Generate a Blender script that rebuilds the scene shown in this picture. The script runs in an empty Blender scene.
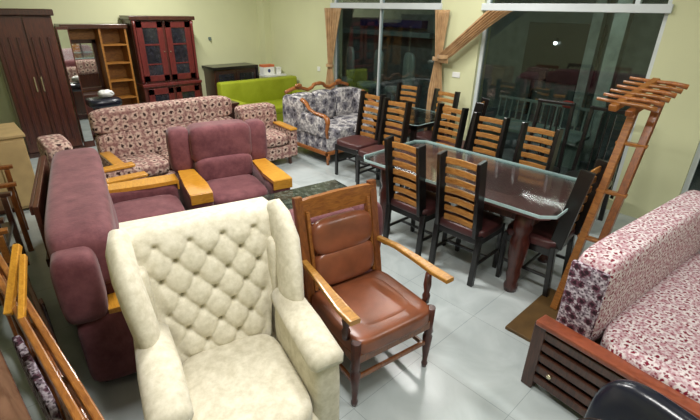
import bpy, bmesh, math, random
from mathutils import Matrix, Vector
random.seed(7)
S = bpy.context.scene
C = S.collection
R = math.radians
S.view_settings.view_transform = 'Standard'
S.view_settings.look = 'None'
S.view_settings.gamma = 1.0
S.view_settings.exposure = 0.6

# ------------------------------------------------------------------ materials
def lin(c):
    return tuple(((v / 255) / 12.92 if v / 255 <= .04045 else ((v / 255 + .055) / 1.055) ** 2.4) for v in c) + (1,)

class NT:
    def __init__(s, name):
        s.m = bpy.data.materials.new(name); s.m.use_nodes = True
        s.t = s.m.node_tree; s.n = s.t.nodes; s.b = s.n['Principled BSDF']
        s.out = s.n['Material Output']
    def add(s, typ, **kw):
        n = s.n.new(typ)
        for k, v in kw.items():
            if k in n.inputs: n.inputs[k].default_value = v
            else: setattr(n, k, v)
        return n
    def link(s, a, b): s.t.links.new(a, b)
    def coord(s, scale=(1, 1, 1), rot=(0, 0, 0)):
        tc = s.add('ShaderNodeTexCoord'); mp = s.add('ShaderNodeMapping')
        mp.inputs['Scale'].default_value = scale; mp.inputs['Rotation'].default_value = rot
        s.link(tc.outputs['Object'], mp.inputs['Vector']); return mp.outputs['Vector']
    def ramp(s, fac, stops, interp='LINEAR'):
        r = s.add('ShaderNodeValToRGB'); cr = r.color_ramp; cr.interpolation = interp
        while len(cr.elements) < len(stops): cr.elements.new(.5)
        for e, (p, c) in zip(cr.elements, stops): e.position = p; e.color = lin(c)
        s.link(fac, r.inputs['Fac']); return r.outputs['Color']
    def mix(s, fac, a, b, mode='MIX'):
        m = s.add('ShaderNodeMix'); m.data_type = 'RGBA'; m.blend_type = mode
        for k, v in ((0, fac), (6, a), (7, b)):
            if hasattr(v, 'node'): s.link(v, m.inputs[k])
            else: m.inputs[k].default_value = v
        return m.outputs[2]
    def bump(s, h, strength=.2, dist=.01):
        b = s.add('ShaderNodeBump'); b.inputs['Strength'].default_value = strength; b.inputs['Distance'].default_value = dist
        s.link(h, b.inputs['Height']); s.link(b.outputs['Normal'], s.b.inputs['Normal'])

def plain(name, col, rough=.5, metal=0, spec=.5, var=.12, scale=6, bump=0, coat=0):
    t = NT(name); v = t.coord()
    n = t.add('ShaderNodeTexNoise', Scale=scale, Detail=4); t.link(v, n.inputs['Vector'])
    c2 = tuple(max(0, x * (1 - var)) for x in col); c1 = tuple(min(255, x * (1 + var)) for x in col)
    t.link(t.ramp(n.outputs['Fac'], [(.3, c2), (.7, c1)]), t.b.inputs['Base Color'])
    t.b.inputs['Roughness'].default_value = rough; t.b.inputs['Metallic'].default_value = metal
    t.b.inputs['Specular IOR Level'].default_value = spec
    t.b.inputs['Coat Weight'].default_value = coat; t.b.inputs['Coat Roughness'].default_value = .12
    if bump:
        n2 = t.add('ShaderNodeTexNoise', Scale=90, Detail=3); t.link(v, n2.inputs['Vector']); t.bump(n2.outputs['Fac'], bump, .004)
    return t.m

def wood(name, a, b, rough=.35, sc=(1, 1, 1), coat=.3, scale=14):
    t = NT(name); v = t.coord(sc)
    n = t.add('ShaderNodeTexNoise', Scale=scale, Detail=5, Distortion=1.2); t.link(v, n.inputs['Vector'])
    t.link(t.ramp(n.outputs['Fac'], [(.3, a), (.68, b)]), t.b.inputs['Base Color'])
    t.b.inputs['Roughness'].default_value = rough; t.b.inputs['Coat Weight'].default_value = coat
    t.b.inputs['Coat Roughness'].default_value = .15
    t.bump(n.outputs['Fac'], .06, .003)
    return t.m

def fabric(name, a, b, rough=.9, sheen=.3, scale=5, bump=.25):
    t = NT(name); v = t.coord()
    n = t.add('ShaderNodeTexNoise', Scale=scale, Detail=6, Roughness=.65); t.link(v, n.inputs['Vector'])
    t.link(t.ramp(n.outputs['Fac'], [(.32, a), (.68, b)]), t.b.inputs['Base Color'])
    t.b.inputs['Roughness'].default_value = rough; t.b.inputs['Sheen Weight'].default_value = sheen
    t.b.inputs['Specular IOR Level'].default_value = .25
    n2 = t.add('ShaderNodeTexNoise', Scale=60, Detail=3); t.link(v, n2.inputs['Vector']); t.bump(n2.outputs['Fac'], bump, .006)
    return t.m

def motif(name, base, base2, flower, dark, scale, r1=.42, r2=.2, rand=.55, rough=.85, leaf=.5):
    """woven cloth with rows of flowers: petals around a dark heart on a speckled ground"""
    t = NT(name)
    tc = t.add('ShaderNodeTexCoord')
    sp = t.add('ShaderNodeSeparateXYZ'); t.link(tc.outputs['Object'], sp.inputs[0])
    sn = t.add('ShaderNodeSeparateXYZ'); t.link(tc.outputs['Normal'], sn.inputs[0])
    def mth(op, a, b=None):
        m = t.add('ShaderNodeMath', operation=op)
        for i, q in enumerate((a, b)):
            if q is None: continue
            if hasattr(q, 'node'): t.link(q, m.inputs[i])
            else: m.inputs[i].default_value = q
        return m.outputs[0]
    ax, ay, az = (mth('ABSOLUTE', sn.outputs[i]) for i in range(3))
    zdom = mth('GREATER_THAN', az, .72); xdom = mth('MULTIPLY', mth('GREATER_THAN', ax, ay), mth('SUBTRACT', 1, zdom))
    def pick(sel, a, b):   # sel ? a : b
        return mth('ADD', mth('MULTIPLY', sel, a), mth('MULTIPLY', mth('SUBTRACT', 1, sel), b))
    cu = pick(xdom, sp.outputs[1], sp.outputs[0]); cv = pick(zdom, mth('ADD', sp.outputs[1], .37), sp.outputs[2])
    cb = t.add('ShaderNodeCombineXYZ'); t.link(cu, cb.inputs[0]); t.link(cv, cb.inputs[1]); v = cb.outputs[0]
    n0 = t.add('ShaderNodeTexNoise', Scale=scale * 3.2, Detail=3); t.link(v, n0.inputs['Vector'])
    ground = t.ramp(n0.outputs['Fac'], [(.40, base), (.56, base2)])
    vo = t.add('ShaderNodeTexVoronoi', voronoi_dimensions='2D', Scale=scale, Randomness=rand); t.link(v, vo.inputs['Vector'])
    nz = t.add('ShaderNodeTexNoise', Scale=scale * 4.5, Detail=1); t.link(v, nz.inputs['Vector'])
    ad = t.add('ShaderNodeMath', operation='MULTIPLY_ADD'); t.link(nz.outputs['Fac'], ad.inputs[0]); ad.inputs[1].default_value = .5; t.link(vo.outputs['Distance'], ad.inputs[2])
    def mask(r, soft=.05):
        mr = t.add('ShaderNodeMapRange'); t.link(ad.outputs[0], mr.inputs[0])
        mr.inputs[1].default_value = r + .25 - soft; mr.inputs[2].default_value = r + .25 + soft
        mr.inputs[3].default_value = 1; mr.inputs[4].default_value = 0; return mr.outputs[0]
    c = t.mix(mask(r1), ground, lin(flower)); c = t.mix(mask(r2), c, lin(dark))
    v2 = t.add('ShaderNodeTexVoronoi', voronoi_dimensions='2D', Scale=scale * 2.3, Randomness=1); t.link(v, v2.inputs['Vector'])
    mr = t.add('ShaderNodeMapRange'); t.link(v2.outputs['Distance'], mr.inputs[0])
    mr.inputs[1].default_value = .16; mr.inputs[2].default_value = .24; mr.inputs[3].default_value = leaf; mr.inputs[4].default_value = 0
    c = t.mix(mr.outputs[0], c, lin(dark))
    t.link(c, t.b.inputs['Base Color']); t.b.inputs['Roughness'].default_value = rough
    t.b.inputs['Specular IOR Level'].default_value = .25
    return t.m

M = {}
M['wall'] = plain('wall_paint', (204, 206, 166), .75, var=.02, scale=1.2, bump=.05)
M['pier'] = M['wall']
M['ceiling'] = plain('ceiling_paint', (215, 215, 200), .8, var=.02)
M['burg'] = fabric('burgundy_velvet', (88, 46, 52), (120, 72, 76), .75, .15, scale=9)
M['cream'] = fabric('cream_velvet', (198, 191, 168), (225, 219, 201), .8, .15, scale=26, bump=.15)
M['green'] = fabric('lime_leatherette', (132, 142, 26), (150, 160, 42), .5, 0, scale=3, bump=.05)
M['leather'] = plain('tan_leather', (122, 70, 46), .33, var=.14, scale=7, bump=.08, spec=.6)
M['blackleather'] = plain('black_leather', (22, 25, 38), .25, var=.1, bump=.1, spec=.6)
M['yellow'] = wood('yellow_varnished_wood', (182, 122, 34), (212, 154, 52), .3, (1, 5, 5), .5)
M['orange'] = wood('orange_teak', (116, 66, 26), (158, 102, 44), .35, (1, 4, 4), .4)
M['armwood'] = wood('arm_wood', (150, 102, 40), (188, 138, 64), .35, (1, 4, 4), .3)
M['teak'] = wood('brown_teak', (92, 48, 20), (134, 78, 34), .35, (4, 4, 1), .4)
M['shelfwood'] = wood('shelf_wood', (120, 74, 22), (160, 106, 38), .45, (1, 3, 3), .1)
M['slat'] = wood('slat_wood', (136, 84, 36), (186, 134, 70), .35, (1, 6, 6), .4)
M['carve'] = wood('carved_wood', (126, 70, 30), (172, 108, 54), .4, (3, 3, 3), .3)
M['mahog'] = wood('mahogany', (52, 22, 18), (80, 36, 28), .35, (3, 3, .6), .4)
M['redwood'] = wood('red_mahogany', (78, 25, 24), (106, 37, 33), .35, (3, 3, .6), .4)
M['walnut'] = wood('walnut', (44, 22, 16), (78, 44, 30), .3, (5, 5, .5), .4)
M['wardrobe'] = wood('wardrobe_wood', (58, 26, 20), (92, 46, 30), .35, (6, 6, .4), .4)
M['rail'] = wood('divan_rail_wood', (118, 56, 36), (146, 76, 50), .35, (1, 1, 1), .4)
M['black'] = plain('black_lacquer', (20, 17, 17), .3, var=.1, coat=.3)
M['darkbrown'] = wood('dark_panel', (34, 18, 16), (52, 30, 26), .4, (1, 4, 4), .3)
M['board'] = plain('brown_board', (92, 68, 34), .6, var=.12)
M['tan'] = plain('tan_panel', (176, 150, 104), .6, var=.06)
M['maroonseat'] = plain('maroon_seat', (74, 40, 40), .42, var=.12)
M['tabletop'] = wood('maroon_tabletop', (92, 52, 52), (124, 80, 78), .3, (2, 2, 2), .5, 7)
M['inlay'] = wood('table_inlay', (70, 34, 36), (96, 54, 54), .3, (2, 2, 2), .5, 12)
M['sage'] = plain('sage_plastic', (128, 138, 130), .5, var=.06)
M['white'] = plain('white_frame', (205, 212, 214), .4, var=.02)
M['steel'] = plain('grey_steel', (120, 138, 132), .4, .4, var=.08)
M['plastic'] = plain('white_plastic', (225, 226, 222), .4, var=.02)
M['brass'] = plain('pale_brass', (210, 200, 170), .25, .8, var=.05)
M['pinkpat'] = motif('pink_floral_cloth', (164, 132, 122), (128, 92, 88), (190, 164, 150), (50, 28, 28), 9.5, .40, .17, .3, leaf=.5)
M['florpat'] = motif('white_floral_cloth', (208, 204, 202), (150, 146, 148), (118, 116, 124), (60, 56, 62), 6.2, .38, .13, .85, leaf=.5)
M['redpat'] = motif('red_floral_cloth', (206, 194, 196), (172, 130, 138), (216, 208, 208), (118, 20, 46), 17, .36, .15, .95, leaf=.85)
M['greypat'] = motif('grey_floral_cloth', (196, 186, 196), (120, 104, 116), (100, 60, 76), (46, 30, 38), 17, .36, .2, .9, leaf=.8)
def curtain_mat():
    t = NT('curtain_cloth'); v = t.coord()
    n = t.add('ShaderNodeTexNoise', Scale=9, Detail=3); t.link(v, n.inputs['Vector'])
    t.link(t.ramp(n.outputs['Fac'], [(.35, (160, 126, 86)), (.65, (188, 152, 108))]), t.b.inputs['Base Color'])
    t.b.inputs['Roughness'].default_value = .6; t.b.inputs['Sheen Weight'].default_value = .3
    return t.m
M['curtain'] = curtain_mat()
def floor_mat():
    t = NT('floor_tiles'); v = t.coord()
    br = t.add('ShaderNodeTexBrick', Scale=1.0); br.offset = 0; br.squash = 1
    br.inputs['Brick Width'].default_value = .6; br.inputs['Row Height'].default_value = .6
    br.inputs['Mortar Size'].default_value = .002; br.inputs['Mortar Smooth'].default_value = .3
    br.inputs['Color1'].default_value = lin((184, 192, 192)); br.inputs['Color2'].default_value = lin((188, 196, 196)); br.inputs['Mortar'].default_value = lin((152, 160, 160))
    t.link(v, br.inputs['Vector'])
    n = t.add('ShaderNodeTexNoise', Scale=2.2, Detail=6, Distortion=1); t.link(v, n.inputs['Vector'])
    c = t.mix(1.0, br.outputs['Color'], t.ramp(n.outputs['Fac'], [(.35, (222, 224, 224)), (.65, (255, 255, 255))]), 'MULTIPLY')
    t.link(c, t.b.inputs['Base Color']); t.b.inputs['Roughness'].default_value = .22
    return t.m
M['floor'] = floor_mat()
def mottled(name, a, b, c_, scale, rough, lo=.42, hi=.6):
    t = NT(name); v = t.coord()
    n = t.add('ShaderNodeTexNoise', Scale=scale, Detail=8, Roughness=.7); t.link(v, n.inputs['Vector'])
    t.link(t.ramp(n.outputs['Fac'], [(lo, a), ((lo + hi) / 2, b), (hi, c_)]), t.b.inputs['Base Color'])
    t.b.inputs['Roughness'].default_value = rough; return t.m
M['marble'] = mottled('dark_green_marble', (38, 44, 40), (78, 84, 76), (150, 156, 152), 14, .12, .45, .75)
def glass_mat(name, tint, refl=.12, rough=.02, top=.9):
    t = NT(name)
    tr = t.add('ShaderNodeBsdfTransparent'); tr.inputs['Color'].default_value = tint
    gl = t.add('ShaderNodeBsdfGlossy'); gl.inputs['Roughness'].default_value = rough
    lw = t.add('ShaderNodeLayerWeight', Blend=.25)
    mr = t.add('ShaderNodeMapRange'); t.link(lw.outputs['Fresnel'], mr.inputs[0])
    mr.inputs[3].default_value = refl; mr.inputs[4].default_value = top
    mx = t.add('ShaderNodeMixShader'); t.link(mr.outputs[0], mx.inputs[0]); t.link(tr.outputs[0], mx.inputs[1]); t.link(gl.outputs[0], mx.inputs[2])
    t.link(mx.outputs[0], t.out.inputs['Surface']); return t.m
M['glass'] = glass_mat('window_glass', (.75, .82, .8, 1), .05)
M['tableglass'] = glass_mat('table_glass', (.92, .96, .95, 1), .03, .05, .5)
M['glassedge'] = plain('glass_edge', (170, 196, 196), .15, var=.05)
M['darkglass'] = plain('dark_cabinet_glass', (34, 34, 40), .08, var=.3, scale=20, spec=.8)
def mirror_mat():
    t = NT('mirror_silver'); t.b.inputs['Metallic'].default_value = 1; t.b.inputs['Base Color'].default_value = (.8, .82, .8, 1)
    t.b.inputs['Roughness'].default_value = .03; return t.m
M['mirror'] = mirror_mat()

# ------------------------------------------------------------------ geometry helpers
class G:
    def __init__(s): s.bm = bmesh.new()
    def _new(s, geom_verts, smooth, Mx):
        if Mx is not None: bmesh.ops.transform(s.bm, matrix=Mx, verts=geom_verts)
        vs = set(geom_verts)
        for v in geom_verts:
            for f in v.link_faces: f.smooth = smooth
        return s
    def box(s, x0, x1, y0, y1, z0, z1, bev=0, seg=2, Mx=None):
        r = bmesh.ops.create_cube(s.bm, size=1); vs = r['verts']
        for v in vs:
            v.co = Vector((x0 + (v.co.x + .5) * (x1 - x0), y0 + (v.co.y + .5) * (y1 - y0), z0 + (v.co.z + .5) * (z1 - z0)))
        if bev:
            es = list({e for v in vs for e in v.link_edges})
            o = bmesh.ops.bevel(s.bm, geom=es, offset=bev, segments=seg, affect='EDGES', profile=.5, clamp_overlap=True)
            vs = list({v for f in o['faces'] for v in f.verts} | {v for v in vs if v.is_valid})
        return s._new(vs, bool(bev) and seg > 2, Mx)
    def puff(s, c, size, k=4, n=7, Mx=None, sag=0):
        """upholstered rounded block"""
        t = bmesh.new(); bmesh.ops.create_cube(t, size=2)
        bmesh.ops.subdivide_edges(t, edges=t.edges[:], cuts=n, use_grid_fill=True)
        mp = {}
        for v in t.verts:
            x, y, z = v.co
            m = max(abs(x), abs(y), abs(z))
            nn = (abs(x) ** k + abs(y) ** k + abs(z) ** k) ** (1 / k)
            q = Vector((x, y, z)) * (m / nn)
            if sag: q.z -= sag * (1 - q.x ** 2) * (1 - q.y ** 2) * (1 if q.z > 0 else 0)
            mp[v] = s.bm.verts.new(Vector((c[0] + q.x * size[0] / 2, c[1] + q.y * size[1] / 2, c[2] + q.z * size[2] / 2)))
        for f in t.faces:
            s.bm.faces.new([mp[v] for v in f.verts]).smooth = True
        t.free()
        if Mx is not None: bmesh.ops.transform(s.bm, matrix=Mx, verts=list(mp.values()))
        return s
    def bar(s, p0, p1, w, d, bev=.004, up=(0, 0, 1)):
        p0, p1 = Vector(p0), Vector(p1); z = (p1 - p0); L = z.length; z.normalize()
        u = Vector(up)
        if abs(z.dot(u)) > .95: u = Vector((1, 0, 0))
        x = u.cross(z).normalized(); y = z.cross(x)
        Mx = Matrix((x, y, z)).transposed().to_4x4(); Mx.translation = p0
        return s.box(-w / 2, w / 2, -d / 2, d / 2, 0, L, bev, 1, Mx)
    def sweep(s, pts, w, d, side=(1, 0, 0), n=8, round_=True):
        """sweep an elliptical / rectangular section along pts; w along side, d across"""
        pts = [Vector(p) for p in pts]; rings = []
        sd = Vector(side)
        for i, p in enumerate(pts):
            tg = (pts[min(i + 1, len(pts) - 1)] - pts[max(i - 1, 0)]).normalized()
            x = (sd - tg * sd.dot(tg))
            x = x.normalized() if x.length > 1e-4 else tg.orthogonal().normalized()
            y = tg.cross(x)
            ww = w[i] if isinstance(w, (list, tuple)) else w; dd = d[i] if isinstance(d, (list, tuple)) else d
            ring = []
            for j in range(n):
                a = 2 * math.pi * (j + .5) / n; ca, sa = math.cos(a), math.sin(a)
                if not round_:
                    e = .35; ca = math.copysign(abs(ca) ** e, ca); sa = math.copysign(abs(sa) ** e, sa)
                ring.append(s.bm.verts.new(p + x * ca * ww / 2 + y * sa * dd / 2))
            rings.append(ring)
        for a, b in zip(rings, rings[1:]):
            for j in range(n): s.bm.faces.new((a[j], a[(j + 1) % n], b[(j + 1) % n], b[j])).smooth = round_
        s.bm.faces.new(rings[0][::-1]); s.bm.faces.new(rings[-1])
        return s
    def lathe(s, prof, loc=(0, 0, 0), n=14, Mx=None):
        rings = []; vs = []
        for r, z in prof:
            ring = [s.bm.verts.new((loc[0] + r * math.cos(2 * math.pi * j / n), loc[1] + r * math.sin(2 * math.pi * j / n), loc[2] + z)) for j in range(n)]
            rings.append(ring); vs += ring
        for a, b in zip(rings, rings[1:]):
            for j in range(n): s.bm.faces.new((a[j], a[(j + 1) % n], b[(j + 1) % n], b[j])).smooth = True
        s.bm.faces.new(rings[0][::-1]); s.bm.faces.new(rings[-1])
        if Mx is not None: bmesh.ops.transform(s.bm, matrix=Mx, verts=vs)
        return s
    def prism(s, poly, axis, a, b):
        """extrude a 2D polygon along an axis ('x','y','z') from a to b"""
        def P(p, t):
            return {'x': (t, p[0], p[1]), 'y': (p[0], t, p[1]), 'z': (p[0], p[1], t)}[axis]
        A = [s.bm.verts.new(P(p, a)) for p in poly]; B = [s.bm.verts.new(P(p, b)) for p in poly]
        n = len(poly)
        for i in range(n): s.bm.faces.new((A[i], A[(i + 1) % n], B[(i + 1) % n], B[i]))
        s.bm.faces.new(A[::-1]); s.bm.faces.new(B); return s
    def heightfield(s, f, nu, nv, thick):
        """closed slab: f(u,v)->front point, thick = Vector offset to the rear"""
        F = [[s.bm.verts.new(f(i / nu, j / nv)) for j in range(nv + 1)] for i in range(nu + 1)]
        B = [[s.bm.verts.new(F[i][j].co + thick) for j in range(nv + 1)] for i in range(nu + 1)]
        for i in range(nu):
            for j in range(nv):
                s.bm.faces.new((F[i][j], F[i + 1][j], F[i + 1][j + 1], F[i][j + 1])).smooth = True
                s.bm.faces.new((B[i][j], B[i][j + 1], B[i + 1][j + 1], B[i + 1][j])).smooth = True
        for i in range(nu):
            s.bm.faces.new((F[i][0], B[i][0], B[i + 1][0], F[i + 1][0])); s.bm.faces.new((F[i][nv], F[i + 1][nv], B[i + 1][nv], B[i][nv]))
        for j in range(nv):
            s.bm.faces.new((F[0][j], F[0][j + 1], B[0][j + 1], B[0][j])); s.bm.faces.new((F[nu][j], B[nu][j], B[nu][j + 1], F[nu][j + 1]))
        return s

def obj(name, g, mat, parent=None, label=None, sub=0, bevel=0):
    bmesh.ops.recalc_face_normals(g.bm, faces=g.bm.faces[:])
    me = bpy.data.meshes.new(name); g.bm.to_mesh(me); g.bm.free()
    me.materials.append(M[mat] if isinstance(mat, str) else mat)
    o = bpy.data.objects.new(name, me); C.objects.link(o)
    if parent: o.parent = parent
    if label: o['label'] = label
    if sub:
        md = o.modifiers.new('s', 'SUBSURF'); md.levels = md.render_levels = sub
    return o
def tag(o, label, cat, group=None, kind=None):
    o['label'] = label; o['category'] = cat
    if group: o['group'] = group
    if kind: o['kind'] = kind
    return o
def thing(name, label, cat, loc=(0, 0, 0), rz=0, group=None):
    o = bpy.data.objects.new(name, None); C.objects.link(o); o.empty_display_size = .1
    o.location = loc; o.rotation_euler = (0, 0, R(rz)); return tag(o, label, cat, group)
def struct(name, g, mat):
    o = obj(name, g, mat); o['kind'] = 'structure'; return o
def dup(root, loc, rz, label, group=None):
    r = root.copy(); C.objects.link(r); r.location = loc; r.rotation_euler = (0, 0, R(rz)); r['label'] = label
    if group: r['group'] = group
    def rec(src, dst):
        for ch in list(src.children):
            if ch.name == dst.name: continue
            c = ch.copy(); C.objects.link(c); c.parent = dst; rec(ch, c)
    rec(root, r); return r
def TM(loc=(0, 0, 0), rx=0, ry=0, rz=0):
    from mathutils import Euler
    m = Euler((R(rx), R(ry), R(rz))).to_matrix().to_4x4(); m.translation = Vector(loc); return m

# ------------------------------------------------------------------ setting
XW, YW, XE, YS, HC = -8.1, 5.2, 3.2, -1.8, 3.1
struct('floor', G().box(XW - .2, XE + .2, YS - .2, YW + .3, -.12, 0), 'floor')
struct('ceiling', G().box(XW - .2, XE + .2, YS - .2, YW + .3, HC, HC + .12), 'ceiling')
struct('wall_back', G().box(XW - .2, XW, YS - .2, YW + .3, 0, HC), 'wall')
struct('wall_left', G().box(XW, XE, YS - .2, YS, 0, HC), 'wall')
struct('wall_right', G().box(XE, XE + .2, YS - .2, YW + .3, 0, HC), 'wall')
# window wall: solid pieces around the openings
W1 = (-6.02, -3.80); W2 = (-3.16, -1.20); W3 = (-.64, 2.4)
SILL, BEAM0, BEAM1 = .12, 2.03, 2.11
g = G()
for a, b in ((XW, W1[0]), (W1[1], W2[0]), (W2[1], W3[0]), (W3[1], XE)): g.box(a, b, YW, YW + .24, 0, HC)
for w in (W1, W2, W3):
    g.box(w[0], w[1], YW, YW + .24, 0, SILL); g.box(w[0], w[1], YW, YW + .24, 2.75, HC)
struct('wall_window', g, 'wall')
struct('wall_corner_pier', G().box(XW, XW + .22, YW - .16, YW, 0, HC), 'wall')
def window(idx, w, mull):
    y0, y1 = YW + .05, YW + .11
    g = G()
    g.box(w[0] - .02, w[1] + .02, YW - .025, YW + .12, BEAM0, BEAM1, .004, 1)
    g.box(w[0], w[0] + .045, y0, y1, SILL, 2.75); g.box(w[1] - .045, w[1], y0, y1, SILL, 2.75)
    g.box(w[0], w[1], y0, y1, SILL, SILL + .05); g.box(w[0], w[1], y0, y1, 2.70, 2.75)
    for m in mull: g.box(m - .022, m + .022, y0, y1, BEAM1, 2.70)
    if idx == 1: g.box(mull[0] - .008, mull[0] + .008, y0, y1, SILL + .05, BEAM0)
    f = struct('window_%d' % idx, g, 'white')
    obj('glass_pane', G().box(w[0] + .045, w[1] - .045, YW + .075, YW + .083, SILL + .05, BEAM0), 'glass', f)
    obj('transom_pane', G().box(w[0] + .045, w[1] - .045, YW + .075, YW + .083, BEAM1, 2.70), 'glass', f)
window(1, W1, (-4.95,)); window(2, W2, (-1.50,)); window(3, W3, (.9,))
g = G().box(XW, XE, YW - .012, YW, 0, .09)
# outside, seen darkly through the panes
struct('floor_outside', G().box(-12, 6, YW + .24, 12, -.2, -.02), plain('outside_paving', (96, 100, 98), .6))
struct('wall_outside', G().box(-12, 6, 9.5, 9.7, -.2, 4), plain('outside_wall', (96, 102, 96), .8))

# ------------------------------------------------------------------ curtains
def curtain(name, label, x0, x1, tie, flare, ztie=1.1, zb=.1, yy=.085):
    """gathered curtain: top spans x0..x1, pinched at the tie, falling below"""
    def f(u, v):
        z = 2.03 - v * (2.03 - zb)
        if z > ztie:
            t = (2.03 - z) / (2.03 - ztie); pw = .11 if yy > .1 else .05; a = x0 + (tie - pw - x0) * t ** 1.0; b = x1 + (tie + pw - x1) * t ** .9
        else:
            t = (ztie - z) / (ztie - zb); k = min(1, t * 3); a = tie - .05 - flare * k; b = tie + .05 + flare * k
        x = a + (b - a) * u
        y = YW - yy + .018 * math.sin(u * 34 + 2 * v) * (.5 + .5 * abs(z - ztie)) + .01 * math.sin(u * 71)
        return Vector((x, y, z))
    r = thing(name, label, 'curtain', (0, 0, 0))
    g = G().heightfield(f, 48, 40, Vector((0, .012, 0))); obj('curtain_cloth', g, 'curtain', r)
    g = G()
    n = 16
    pts = [(tie + .075 * math.cos(2 * math.pi * k / n), YW - yy + .05 * math.sin(2 * math.pi * k / n), ztie + .004 * k / n) for k in range(n + 1)]
    g.sweep(pts, .05, .012, (0, 0, 1), 6, False); obj('tie_band', g, 'curtain', r)
    return r
curtain('curtain', 'short tan curtain gathered at the far left edge of the window beside the corner', -6.12, -5.72, -5.98, .07, 1.12)
curtain('curtain', 'tan curtain tied back at the left side of the pale window column', -3.83, -3.61, -3.71, .07, 1.42)
curtain('curtain', 'tan curtain swept diagonally across the pale column from the upper right', -3.02, -2.70, -3.58, .03, 1.46, 1.38, yy=.15)

# ------------------------------------------------------------------ camera
cam = bpy.data.cameras.new('camera'); co = bpy.data.objects.new('camera', cam); C.objects.link(co)
cam.sensor_width = 36; cam.lens = 430 / 700 * 36; cam.clip_start = .02
A = R(43.5)
pitch = R(24.9); roll = R(1.19)
fwd2 = Vector((-math.cos(A), math.sin(A), 0))            # heading in the room
right = Vector((math.sin(A), math.cos(A), 0))
fwd = (fwd2 * math.cos(pitch) + Vector((0, 0, -1)) * math.sin(pitch)).normalized()
up = right.cross(fwd).normalized()
cr, sr = math.cos(roll), math.sin(roll)
r2 = right * cr + up * sr; u2 = up * cr - right * sr
mw = Matrix((r2, u2, -fwd)).transposed().to_4x4(); mw.translation = Vector((0, 0, 2.0))
co.matrix_world = mw; S.camera = co

# ------------------------------------------------------------------ burgundy suite
def burg_piece(name, label, Wd, seats, loc, rz, cat, wz=.40, bt=.28, sz=1):
    r = thing(name, label, cat, loc, rz)
    h = Wd / 2; r.scale = (1, 1, sz)
    obj('base', G().box(-h + .05, h - .05, -.38, .40, .06, .29, .03, 3), 'burg', r)
    iw = Wd - .40
    for i in range(seats):
        w = iw / seats; x = -iw / 2 + w * (i + .5)
        obj('seat_cushion', G().puff((x, -.11, .35), (w + .01, .60, .19), 5, 7), 'burg', r)
    w = Wd - .20
    g = G()
    g.puff((0, .20, .53), (w - .16, .24, .28), 4.5, 12, TM((0, 0, 0), -4))
    g.puff((0, .30, .77), (w - (.13 if wz > .42 else 0), bt, .38), 6, 14)
    obj('backrest', g, 'burg', r)
    obj('back_panel', G().box(-h + .1, h - .1, .33, .42, .15, .82, .03, 3), 'burg', r)
    for s in (-1, 1):
        g = G().puff((s * (h - .085), .345, .69 + (wz - .40) / 2), (.22, .21, wz), 4.5, 8)
        obj('back_wing', g, 'burg', r)
        a = obj('arm', G().puff((s * (h - .1), -.01, .285), (.20, .85, .45), 9, 10), 'burg', r)
        poly = [(s * (h - .19), -.44), (s * (h - .0), -.44), (s * (h + .0), -.2), (s * (h - .02), .25), (s * (h - .17), .25), (s * (h - .2), -.2)]
        obj('arm_cap', G().prism(poly, 'z', .500, .535), 'yellow', a, 'yellow varnished arm cap')
        obj('arm_cap', G().box(min(s * (h - .19), s * h), max(s * (h - .19), s * h), -.447, -.43, .44, .535, .004, 1), 'yellow', a, 'yellow varnished arm cap')
    for sx in (-1, 1):
        for sy in (-.33, .35): obj('foot', G().lathe([(.022, 0), (.03, .07)], (sx * (h - .12), sy, 0)), 'black', r)
    return r
burg_piece('burgundy_sofa', 'long burgundy velvet sofa along the left side with yellow wooden arm caps', 2.02, 3, (-3.12, .80, 0), 167.5, 'sofa', .40, .34)
burg_piece('burgundy_armchair', 'burgundy armchair with yellow arm caps facing the camera behind the marble coffee table', .94, 1, (-3.72, 1.89, 0), 77, 'armchair', .45)
burg_piece('burgundy_armchair', 'burgundy armchair seen from behind, back to back with the tan leather chair', .90, 1, (-2.28, 1.62, 0), -101, 'armchair', .48, .26, .86)

# ------------------------------------------------------------------ coffee table
r = thing('coffee_table', 'low coffee table with a dark mottled marble top between the burgundy seats', 'coffee table', (-2.99, 1.96, 0), 82)
obj('tabletop', G().box(-.74, .74, -.22, .22, .40, .43, .008, 2), 'marble', r)
obj('apron', G().box(-.62, .62, -.16, .16, .33, .399), 'walnut', r)
for sx in (-1, 1):
    for sy in (-1, 1): obj('leg', G().lathe([(.02, 0), (.03, .05), (.022, .1), (.035, .3), (.03, .335)], (sx * .56, sy * .12, 0)), 'walnut', r)

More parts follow.
